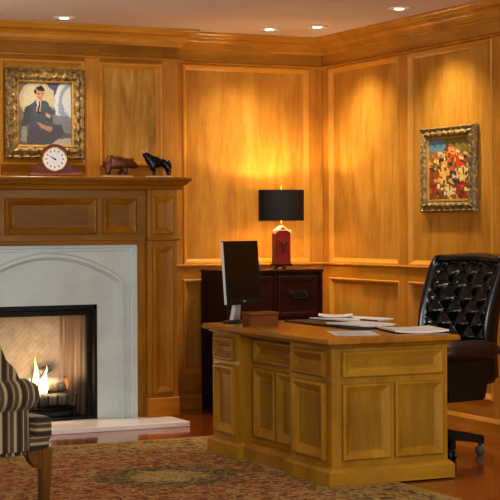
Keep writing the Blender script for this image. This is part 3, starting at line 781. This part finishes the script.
prism(bm, [(-hw-.006, -hd-.007, .284), (hw+.006, -hd-.007, .284), (hw+.006, -hd-.007, .292), (-hw-.006, -hd-.007, .292)], (0, .004, 0))
obj('cream_edging', bm, M['cream_trim'], bd, False, True)
bm = nb()   # dark crest: spread wings over a drop
for s in (-1, 1):
    tube(bm, [(0, -hd-.002, .178), (s*.012, -hd-.002, .186), (s*.024, -hd-.002, .205), (s*.030, -hd-.002, .216)], [.006, .007, .005, .002], 6)
    tube(bm, [(0, -hd-.002, .172), (s*.010, -hd-.002, .176), (s*.020, -hd-.002, .190)], [.005, .005, .002], 6)
tube(bm, [(0, -hd-.002, .205), (0, -hd-.002, .18), (0, -hd-.002, .15), (0, -hd-.002, .10)], [.004, .007, .005, .001], 6)
obj('crest', bm, M['dark_brass'], bd, True, True)
bm = nb(); lathe(bm, [(.001, .31), (.009, .31), (.006, .32), (.010, .33), (.006, .345), (.006, .40), (.012, .41), (.012, .45), (.004, .455), (.0025, .46), (.0025, .60), (.006, .605), (.010, .615), (.006, .625), (.009, .635), (.004, .65), (.001, .655)], (0, 0, 0), 14); obj('stem', bm, M['brass'], lt, True, True)
bm = nb(); ball(bm, (0, 0, .47), (.022, .022, .03), 12, 8); obj('bulb', bm, M['shade_glow'], lt, True, True)
bm = nb()
prof = [(.168, .357), (.172, .357), (.172, .585), (.168, .585)]
lathe(bm, [(.174, .357), (.174, .586)], (0, 0, 0), 48, sy=.62)
for f in [f for f in bm.faces if len(f.verts) > 4]: bm.faces.remove(f)
lsh = obj('lamp_shade', bm, M['shade_out'], lt, True, True)
bm = nb(); lathe(bm, [(.171, .358), (.171, .585)], (0, 0, 0), 48, sy=.615)
for f in [f for f in bm.faces if len(f.verts) > 4]: bm.faces.remove(f)
obj('shade_lining', bm, M['shade_in'], lsh, True, True)
bm = nb(); tube(bm, [(-.17, 0, .575), (.17, 0, .575)], .002, 6); tube(bm, [(0, -.105, .575), (0, .105, .575)], .002, 6); obj('shade_spider', bm, M['brass'], lsh, True, True)

# ------------------------------------------------------------------ desk
RZ = .008
dk = thing('desk', 'large panelled oak desk with end panels facing the camera', 'desk', (-1.575, -2.97, RZ))
DX0, DX1, DY0, DY1 = -1.925, -1.225, -3.715, -2.21
RECY0, RECY1 = -3.24, -2.585; REC = .09
Zb, Zt = RZ+.085, .725
obj('pedestal', B(DX0, DX1, DY0, RECY0, Zb, Zt), M['oak_z'], dk)
obj('pedestal', B(DX0, DX1, RECY1, DY1, Zb, Zt), M['oak_z'], dk)
mp = obj('modesty_panel', B(DX0+REC, DX0+REC+.05, RECY0, RECY1, Zb, Zt), M['oak_z'], dk)
# moulded top
bm = nb(); TX0, TX1, TY0, TY1 = -1.985, -1.185, -3.80, -2.165
L = []
for o, z in ((.055, .722), (.035, .726), (.028, .734), (.012, .738), (0, .746), (0, .764), (.006, .770), (.012, .772)):
    ring = []
    x0, x1, y0, y1 = TX0+o, TX1-o, TY0+o, TY1-o; r = .02
    for cx, cy, a0 in ((x1-r, y1-r, 0), (x0+r, y1-r, 90), (x0+r, y0+r, 180), (x1-r, y0+r, 270)):
        for k in range(5): a = math.radians(a0+k*22.5); ring.append((cx+r*math.cos(a), cy+r*math.sin(a), z))
    L.append(ring)
loops(bm, L, True, True, True); obj('top', bm, M['desktop'], dk)
# base plinth
def plinth(x0, x1, y0, y1):
    bm = nb(); L = []
    for o, z in ((.028, RZ), (.028, RZ+.070), (.022, RZ+.078), (.008, RZ+.090), (0, RZ+.094)):
        L.append([(x0-o, y0-o, z), (x1+o, y0-o, z), (x1+o, y1+o, z), (x0-o, y1+o, z)])
    loops(bm, L, True, True, True); return bm
obj('base_plinth', plinth(DX0, DX1, DY0, RECY0), M['oak_x'], dk); obj('base_plinth', plinth(DX0, DX1, RECY1, DY1), M['oak_x'], dk)
obj('base_plinth', plinth(DX0+REC-.05, DX0+REC+.05, RECY0-.0, RECY1+.0), M['oak_y'], dk)
DP = [(0, 0), (0, .016), (.006, .022), (.012, .022), (.046, .002), (.049, .005), (.052, .003)]
def dpan(name, O, U, V, N, mat, par, prof=DP):
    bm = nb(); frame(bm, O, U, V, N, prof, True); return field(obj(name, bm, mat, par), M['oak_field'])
ped = [o for o in dk.children if o.name.startswith('pedestal')]
p0 = ped[0]; p1 = ped[1]
# end facing the camera
N = (0, -1, 0)
dpan('drawer_panel', (-1.865, DY0, .565), (.605, 0, 0), (0, 0, .135), N, M['oak_x'], p0)
dpan('door_panel', (-1.865, DY0, .135), (.283, 0, 0), (0, 0, .395), N, M['oak_z'], p0)
dpan('door_panel', (-1.553, DY0, .135), (.293, 0, 0), (0, 0, .395), N, M['oak_z'], p0)
# front facing the visitors
N = (-1, 0, 0)
DPf = [(0, 0), (0, .020), (.008, .026), (.016, .026), (.055, .002), (.06, .003)]
dpan('drawer_panel', (DX0, DY0+.055, .565), (0, .365, 0), (0, 0, .135), N, M['oak_y'], p0, DPf)
dpan('door_panel', (DX0, DY0+.055, .135), (0, .365, 0), (0, 0, .40), N, M['oak_z'], p0, DPf)
dpan('drawer_panel', (DX0, RECY1+.05, .565), (0, .28, 0), (0, 0, .135), N, M['oak_y'], p1, DPf)
dpan('door_panel', (DX0, RECY1+.05, .135), (0, .28, 0), (0, 0, .40), N, M['oak_z'], p1, DPf)
dpan('drawer_panel', (DX0+REC, RECY0+.04, .565), (0, .575, 0), (0, 0, .135), N, M['oak_y'], mp, DPf)
dpan('door_panel', (DX0+REC, RECY0+.04, .135), (0, .275, 0), (0, 0, .40), N, M['oak_z'], mp, DPf)
dpan('door_panel', (DX0+REC, RECY0+.34, .135), (0, .275, 0), (0, 0, .40), N, M['oak_z'], mp, DPf)
# user side: drawers with knobs
for py0, py1, par in ((DY0+.05, RECY0-.05, p0), (RECY1+.04, DY1-.04, p1)):
    for z0, z1 in ((.13, .31), (.33, .51), (.53, .69)):
        d_ = dpan('drawer', (DX1, py0, z0), (0, py1-py0, 0), (0, 0, z1-z0), (1, 0, 0), M['oak_y'], par)
DT = .772

# things on the desk
bm = B(-1.50, -1.245, -3.20, -2.31, DT, DT+.010, bev=.003); tag(obj('desk_blotter', bm, M['black_leather_pad']), 'black leather desk blotter under the loose papers', 'blotter')
def sheet(name, cx, cy, w, h, rz, z, n=3, curl=0., t=.0016):
    bm = nb(); R = Matrix.Translation((cx, cy, 0)) @ Matrix.Rotation(rz, 4, 'Z')
    L = []
    for i in range(9):
        f = i/8-.5; zz = z+curl*(abs(f)*2)**2.2+.001
        L.append([R @ Vector((f*w, -h/2, zz)), R @ Vector((f*w, h/2, zz)), R @ Vector((f*w, h/2, zz+t)), R @ Vector((f*w, -h/2, zz+t))])
    loops(bm, L, True, True, True)
    return bm
def paper_lines(cx, cy, w, h, rz, z, par, rows=9):
    bm = nb(); R = Matrix.Translation((cx, cy, 0)) @ Matrix.Rotation(rz, 4, 'Z')
    for k in range(rows):
        yy = -h/2+h*(k+1)/(rows+1); a = w*.4; b = a-random.uniform(0, w*.25)
        prism(bm, [R @ Vector((-a, yy-.002, z)), R @ Vector((b, yy-.002, z)), R @ Vector((b, yy+.002, z)), R @ Vector((-a, yy+.002, z))], (0, 0, .0004))
    obj('printed_lines', bm, M['ink_grey'], par)
M['ink_grey'] = plain('grey print', rgb(150, 150, 156), .8, var=.1)
def papers(label, cx, cy, w, h, rz, z, t=.0016, curl=0., lines=False):
    bm = sheet('paper', cx, cy, w, h, rz, z, 3, curl, t); o = tag(obj('paper', bm, M['paper']), label, 'paper', 'loose papers on the desk')
    if lines: paper_lines(cx, cy, w, h, rz, z+.0012+t, o)
    return o
papers('white papers at the far side of the desk, beyond the blotter edge', -1.14, -2.50, .30, .42, .25, DT+.010, .008, .004)
papers('small white sheet lying on top of the far papers', -1.14, -2.30, .21, .28, -.5, DT+.0215, .002, .010)
papers('white sheet at the middle of the desk, over the blotter', -1.35, -2.99, .24, .34, .12, DT+.010, .010, .004)
papers('open white pages nearest the leather chair', -1.27, -3.43, .30, .38, -.25, DT, .009, .008)
papers('printed sheet nearest the near front corner of the desk', -1.65, -3.45, .24, .36, -.35, DT, .0016, 0., True)
bm = nb(); pen = [(-1.345, -3.27, DT+.018), (-1.30, -3.42, DT+.020)]
bm = B(-1.20, -1.02+.0, -2.86, -2.62, DT, DT+.012, bev=.004)
bmesh.ops.transform(bm, matrix=Matrix.Translation((-1.22, -2.84, 0)) @ Matrix.Rotation(.1, 4, 'Z') @ Matrix.Translation((1.14, 2.72, 0)), verts=bm.verts)
bm.free()
bm = nb(); tube(bm, [(-1.23, -3.10, DT+.0225), (-1.215, -2.96, DT+.0225)], .010, 10)
tag(obj('eyeglass_case', B(-1.235, -1.195, -2.93, -2.77, DT+.0115, DT+.032, bev=.008), M['black_plastic'], None, True, auto=60), 'small black case among the papers by the desk chair', 'case')
bm.free()
# rolled paper
bm = nb(); L = []
for i in range(26):
    a = i/25*PI*1.5; r = .022-.0003*i; L.append([(-1.06-r*math.cos(a), -2.24, DT+.022-r*math.sin(a)+.002), (-1.06-r*math.cos(a), -2.18, DT+.022-r*math.sin(a)+.002)])
R = [[bm.verts.new(p) for p in l] for l in L]
bm.free()
# wooden desk box
t = thing('desk_box', 'small brown wooden box at the front edge of the desk beside the monitor', 'box', (-1.80, -2.52, DT), 0)
bm = B(-1.868, -1.692, -2.625, -2.50, DT, DT+.062, bev=.003); obj('body', bm, M['box_wood'], t)
bm = B(-1.871, -1.689, -2.628, -2.497, DT+.064, DT+.080, bev=.003); obj('lid', bm, M['box_wood'], t)
# monitor
mt = thing('monitor', 'black flat computer monitor on the far corner of the desk', 'monitor', (-1.775, -2.285, DT), math.radians(31))
Tm = Matrix.Translation((0, -.0, .305)) @ Matrix.Rotation(math.radians(-4), 4, 'X')
def tl(bm): bmesh.ops.transform(bm, matrix=Tm, verts=bm.verts); return bm
obj('casing', tl(B(-.185, .185, -.014, .006, -.195, .185, bev=.004)), M['black_plastic'], mt, local=True)
obj('screen', tl(B(-.172, .172, -.0155, -.012, -.155, .172)), M['screen'], mt, local=True)
obj('lit_edge', tl(B(-.1865, -.1835, -.012, .004, -.190, .18, bev=.0008)), M['silver'], mt, local=True)  # silver strip: window light on the left edge, put into the colour
obj('badge', tl(B(-.012, .012, -.0155, -.013, -.180, -.172)), M['silver'], mt, local=True)
bm = nb(); loops(bm, [[(-.035, .03, 0.012), (.035, .03, .012), (.035, .06, .012), (-.035, .06, .012)], [(-.028, .02, .10), (.028, .02, .10), (.028, .045, .10), (-.028, .045, .10)], [(-.025, .015, .26), (.025, .015, .26), (.025, .04, .26), (-.025, .04, .26)]], True, True, True)
obj('stand_neck', bm, M['silver'], mt, local=True)
bm = nb(); lathe(bm, [(.001, 0), (.105, 0), (.108, .006), (.10, .012), (.03, .018), (.001, .018)], (0, .03, 0), 30, sy=.75); obj('stand_base', bm, M['black_plastic'], mt, True, True, auto=40)

# ------------------------------------------------------------------ executive chair (local: faces -Y)
ch = thing('office_chair', 'black button-tufted leather office chair on casters behind the desk', 'chair', (-.80, -2.93, 0), math.radians(-78))
LT, LB = M['leather'], M['leather_warm_tint']
def tuft_back():
    W, Hh = .295, .705; nx, nz = 76, 88; z0 = .46
    bm = nb(); front = []; back = []
    for j in range(nz+1):
        v = j/nz; rowf = []; rowb = []
        taper = W*(.98+.06*v)*(1 if v < .9 else math.sqrt(max(.0, 1-((v-.9)/.1)**2*.18)))
        for i in range(nx+1):
            u = 2*i/nx-1
            x = u*taper; z = z0+Hh*v+.018*(1-u*u)*max(0, (v-.7)/.3)
            # lattice
            p, q = u*.84*5.0, v*9.2
            h = abs(math.cos(PI*(p+q)/2)*math.cos(PI*(p-q)/2))**.45
            e = max(abs(u)-.84, 0)/.16; f = max(v-.93, 0)/.07
            inb = abs(u) < .84 and v < .93
            bol = math.sqrt(max(0, 1-(2*e-1)**2)) if abs(u) >= .84 else 0
            bolt = math.sqrt(max(0, 1-(2*f-1)**2)) if v >= .93 else 0
            th = .035+.05*h if inb else .04+.055*max(bol, bolt if abs(u) < .84 else 0)
            if abs(u) >= .84: th = .03+.06*bol
            lean = .25+(.11)*v+.06*math.sin(PI*v)*-.4 - .035*math.sin(PI*v*1.1)
            wrap = -.05*u*u
            y = lean+wrap
            rowf.append(bm.verts.new((x, y-th, z))); rowb.append(bm.verts.new((x*.98, y+.02, z)))
        front.append(rowf); back.append(rowb)
    for G, flip in ((front, 0), (back, 1)):
        for j in range(nz):
            for i in range(nx):
                bm.faces.new((G[j][i], G[j][i+1], G[j+1][i+1], G[j+1][i]))
    for j in range(nz):
        bm.faces.new((front[j][0], front[j+1][0], back[j+1][0], back[j][0])); bm.faces.new((front[j][nx], front[j+1][nx], back[j+1][nx], back[j][nx]))
    for i in range(nx):
        bm.faces.new((front[0][i], front[0][i+1], back[0][i+1], back[0][i])); bm.faces.new((front[nz][i], front[nz][i+1], back[nz][i+1], back[nz][i]))
    def surf(u, v):
        x = u*W*(.98+.06*v); z = z0+Hh*v+.018*(1-u*u)*max(0, (v-.7)/.3)
        y = .25+.11*v-.024*math.sin(PI*v)-.035*math.sin(PI*v*1.1)-.05*u*u
        return (x, y-.048, z)
    return bm, surf
bm, surf = tuft_back(); bk = obj('backrest', bm, LT, ch, True, True)
k = 0
for a in range(-12, 13):
    for b in range(-12, 13):      # crossings p+q odd and p-q odd
        if (a+b) % 2: continue
        p, q = a, b+1
        u = p/(.84*5.0); v = q/9.2
        if abs(u) < .76 and .04 < v < .91:
            bm = nb(); ball(bm, surf(u, v), (.009, .006, .009), 10, 6); obj('button', bm, M['button'], bk, True, True)
obj('seat_frame', B(-.262, .262, -.30, .12, .36, .42, bev=.02), LB, ch, True, True)
bm = B(-.265, .265, -.33, .24, .42, .53, bev=.045); obj('seat', bm, LT, ch, True, True)
for s in (-1, 1):
    # closed arm: tapering side panel with rolled top
    xo = s*.325; xi = s*.268
    bm = nb(); pr = [(-.27, .585), (.135, .59), (.075, .345), (-.23, .345)]
    L = [[(xo, y_, z_) for y_, z_ in pr], [(xi, y_, z_) for y_, z_ in pr]]
    loops(bm, L, True, True, True)
    es = list(bm.edges); bmesh.ops.bevel(bm, geom=es, offset=.012, segments=2, affect='EDGES')
    ar = obj('arm', bm, LT, ch, True, True, auto=50)
    bm = nb(); pts = [(s*.312, .165-i*.0455, .625+.008*math.sin(i/10*PI)) for i in range(11)]
    rr = [.035, .056]+[.062]*7+[.056, .036]
    L = []
    for (px, py, pz), r in zip(pts, rr): L.append([(px+r*1.12*math.cos(2*PI*q/18), py, pz+r*.95*math.sin(2*PI*q/18)) for q in range(18)])
    loops(bm, L, True, True, True); obj('arm_roll', bm, LB, ar, True, True)
bm = nb(); lathe(bm, [(.001, .36), (.09, .36), (.09, .34), (.04, .33), (.03, .30), (.028, .20), (.04, .19), (.045, .15), (.045, .10), (.001, .10)], (0, 0, 0), 20); obj('gas_column', bm, M['black_metal'], ch, True, True, auto=40)
for kk in range(5):
    a = math.radians(kk*72+47.0); c_, s_ = math.cos(a), math.sin(a)
    bm = nb(); L = []
    for r, z, w, h in ((.02, .115, .030, .030), (.12, .113, .028, .026), (.18, .106, .024, .024), (.225, .098, .022, .022), (.255, .092, .024, .026), (.270, .090, .016, .018)):
        L.append([(r*c_-w*s_, r*s_+w*c_, z-h), (r*c_+w*s_, r*s_-w*c_, z-h), (r*c_+w*.8*s_, r*s_-w*.8*c_, z+h), (r*c_-w*.8*s_, r*s_+w*.8*c_, z+h)])
    loops(bm, L, True, True, True); lg = obj('base_leg', bm, M['chair_wood'], ch, False, True)
    cx, cy = .245*c_, .245*s_
    bm = nb(); tube(bm, [(cx, cy, .09), (cx, cy, .05)], .008, 8)
    for w in (-.014, .014):
        p = Vector((cx-w*s_, cy+w*c_, .028)); n_ = 16; L = []
        for e, r in ((-.009, .02), (-.007, .028), (.007, .028), (.009, .02)):
            q = p+Vector((-s_, c_, 0))*e; L.append([q+Vector((c_*r*math.cos(2*PI*i/n_), s_*r*math.cos(2*PI*i/n_), r*math.sin(2*PI*i/n_))) for i in range(n_)])
        loops(bm, L, True, True, True)
    obj('caster', bm, M['black_plastic'], lg, True, True, auto=40)

# ------------------------------------------------------------------ striped wing armchair (local: faces -Y)
wc_ = thing('wing_armchair', 'striped wing armchair with wooden legs in the front left corner', 'armchair', (-4.035, -3.90, RZ), math.radians(104))
SYm, SXm, SZm = M['stripe_y'], M['stripe_x'], M['stripe_z']
bm = B(-.325, .325, -.395, .30, .345, .41, bev=.025); obj('seat_rail', bm, SZm, wc_, True, True)
bm = nb(); pol = [(-.33, -.41), (.33, -.41), (.33, -.315), (.255, -.315), (.255, .22), (-.255, .22), (-.255, -.315), (-.33, -.315)]
prism(bm, [(x, y_, .380) for x, y_ in pol], (0, 0, .115)); bmesh.ops.bevel(bm, geom=list(bm.edges), offset=.04, segments=4, affect='EDGES', profile=.6); obj('seat_cushion', bm, SZm, wc_, True, True)
bm = nb(); L = []
for v in range(12):
    f = v/11; z = .42+.72*f; yb = .22+.16*f; w = .30+.01*math.sin(PI*f); th = .06*(1 if f < .95 else .5)
    if f > .9: w -= .02*(f-.9)*10
    L.append([(-w, yb-th, z), (0, yb-th-.02, z+.03*f), (w, yb-th, z), (w, yb+.06, z), (0, yb+.075, z+.03*f), (-w, yb+.06, z)])
loops(bm, L, True, True, True); bmesh.ops.subdivide_edges(bm, edges=list(bm.edges), cuts=1, smooth=.3); obj('backrest', bm, SXm, wc_, True, True)
for s in (-1, 1):
    xo, xi = s*.345, s*.275
    pr = [(-.285, .33), (.30, .33), (.32, .62), (-.275, .62)]
    bm = nb(); loops(bm, [[(xo, a, b) for a, b in pr], [(xi, a, b) for a, b in pr]], True, True, True); bmesh.ops.bevel(bm, geom=list(bm.edges), offset=.02, segments=3, affect='EDGES')
    ar = obj('arm', bm, SYm, wc_, True, True, auto=60)
    bm = nb(); L = []
    for i in range(12):
        f = i/11; y_ = .20-.51*f; r = .056+.018*math.sin(f*PI*.75); r *= (1 if 0 < i < 11 else .72)
        L.append([(s*.318+r*math.cos(2*PI*q/20), y_, .600+r*math.sin(2*PI*q/20)) for q in range(20)])
    loops(bm, L, True, True, True); obj('arm_roll', bm, SYm, ar, True, True)
    # wing
    pr = [(-.06, .655), (-.10, .70), (-.135, .71)][:0]+[(.30, .58), (-.235, .61), (-.26, .645), (-.24, .675), (-.19, .705), (-.14, .75), (-.105, .83), (-.10, .95), (-.04, 1.05), (.10, 1.12), (.36, 1.15)]
    bm = nb(); loops(bm, [[(xo*.985, a, b) for a, b in pr], [(xi, a, b) for a, b in pr]], True, True, True); bmesh.ops.bevel(bm, geom=list(bm.edges), offset=.018, segments=3, affect='EDGES'); obj('wing', bm, SYm, wc_, True, True, auto=60)
    bm = nb(); L = []
    for z, w, yo in ((.35, .026, 0), (.30, .024, 0), (.15, .020, .004), (.0, .018, .008)):
        cx, cy = s*.302, -.375+yo; L.append([(cx-w, cy-w, z), (cx+w, cy-w, z), (cx+w, cy+w, z), (cx-w, cy+w, z)])
    loops(bm, L, True, True, True)
    arc = [(-.352, .345), (-.352, .26)]+[(-.352+.075*math.sin(q/6*PI/2), .345-.085*math.cos(q/6*PI/2)) for q in range(7)]
    prism(bm, [(s*.302-.02, y_, z_) for y_, z_ in arc[:1]+arc[2:]], (.04, 0, 0))
    obj('leg', bm, M['leg_wood'], wc_, False, True)
    bm = nb(); loops(bm, [[(s*.26-.018, .26, .345), (s*.26+.018, .26, .345), (s*.26+.018, .30, .345), (s*.26-.018, .30, .345)], [(s*.26-.014, .36, 0), (s*.26+.014, .36, 0), (s*.26+.014, .39, 0), (s*.26-.014, .39, 0)]], True, True, True); obj('leg', bm, M['leg_wood'], wc_, False, True)

# ------------------------------------------------------------------ rug
rg = obj('rug', B(-1.545-3.06, -1.545, -1.575-4.3, -1.575, .0005, .0075, bev=.002), M['rug'])
tag(rg, 'large red and cream oriental rug on the wood floor', 'rug')

# ------------------------------------------------------------------ lights
def look(o, tgt): o.rotation_euler = (Vector(tgt)-o.location).to_track_quat('-Z', 'Y').to_euler()
def spot(x, y, tgt, e, ang, col=(1, .76, .48), blend=1., z=H-.03, r=.03):
    l = bpy.data.lights.new('spot_lamp', 'SPOT'); l.energy = e; l.color = col; l.spot_size = math.radians(ang); l.spot_blend = blend; l.shadow_soft_size = r
    o = bpy.data.objects.new('spot_lamp', l); COL.objects.link(o); o.location = (x, y, z); look(o, tgt); return o
WARM = (1, .84, .60)
spot(-2.285, -.55, (-2.285, -.42, 0), 45, 110, WARM)
spot(-.707, -.50, (-.70, -.16, 0), 62, 105, WARM)
spot(-.454, -.76, (-.16, -.66, 0), 80, 105, WARM)
spot(-.418, -1.86, (-.12, -1.86, 0), 80, 105, WARM)
spot(-.42, -3.0, (-.12, -3.0, 0), 26, 90, WARM)
spot(-.418, -4.3, (-.12, -4.3, 0), 30, 90, WARM)
spot(-2.4, -2.9, (-2.1, -2.9, 0), 30, 110, WARM)
def pt(loc, e, col, r=.03):
    l = bpy.data.lights.new('point_lamp', 'POINT'); l.energy = e; l.color = col; l.shadow_soft_size = r
    o = bpy.data.objects.new('point_lamp', l); COL.objects.link(o); o.location = loc
pt((lx, ly, CZ+.515), 15, (1, .72, .42), .02)
pt((lx, ly, CZ+.415), 9, (1, .72, .42), .02)
pt((-2.42, -.43, .33), 7, (1, .70, .42), .05)
def area(loc, tgt, sx, sy, e, col):
    l = bpy.data.lights.new('window_light', 'AREA'); l.shape = 'RECTANGLE'; l.size = sx; l.size_y = sy; l.energy = e; l.color = col
    o = bpy.data.objects.new('window_light', l); COL.objects.link(o); o.location = loc; look(o, tgt)
area((-4.2, -11.8, 2.2), (-2.0, -2, .9), 3.0, 2.2, 210, (1, .95, .86))
area((-6.8, -8.5, 2.2), (-2.0, -1, 1.0), 2.4, 2.0, 55, (1, .95, .87))
spot(-4.5, -2.2, (-3.6, -1.6, 4), 95, 150, (1, .95, .9), 1, 1.7, .1)  # added up-light out of view on the left, brightens the ceiling
spot(-.7, -6.2, (-.9, -4.8, 4), 100, 150, (1, .95, .9), 1, 1.7, .1)  # second added up-light for the ceiling, unseen on the right
spot(-5.5, -6.5, (-4.5, -5, 4), 80, 150, (1, .95, .9), 1, 1.7, .1)  # third added ceiling up-light, no fixture known here
area((-.5, -8.4, 1.7), (-.9, -3, .9), 1.0, 1.7, 26, (.72, .86, 1.))
W = bpy.data.worlds.new('room ambience'); S.world = W; W.use_nodes = True
bg = W.node_tree.nodes['Background']; bg.inputs[0].default_value = (1, .93, .82, 1); bg.inputs[1].default_value = .6

# ------------------------------------------------------------------ camera
yaw, roll = math.radians(25.22), math.radians(-.294)
d = Vector((math.sin(yaw), math.cos(yaw), 0)); r0 = Vector((math.cos(yaw), -math.sin(yaw), 0)); u0 = Vector((0, 0, 1))
r = math.cos(roll)*r0+math.sin(roll)*u0; u = -math.sin(roll)*r0+math.cos(roll)*u0
cam = bpy.data.cameras.new('camera'); co = bpy.data.objects.new('camera', cam); COL.objects.link(co)
mm = Matrix((r, u, -d)).transposed().to_4x4(); mm.translation = (-5.909, -11.197, 1.362); co.matrix_world = mm
cam.sensor_fit = 'HORIZONTAL'; cam.sensor_width = 36; cam.lens = 1640.2/500*36; cam.shift_y = (224.3-250)/500
cam.clip_end = 100
S.camera = co
S.view_settings.view_transform = 'Standard'; S.view_settings.look = 'Medium High Contrast'; S.view_settings.exposure = 0
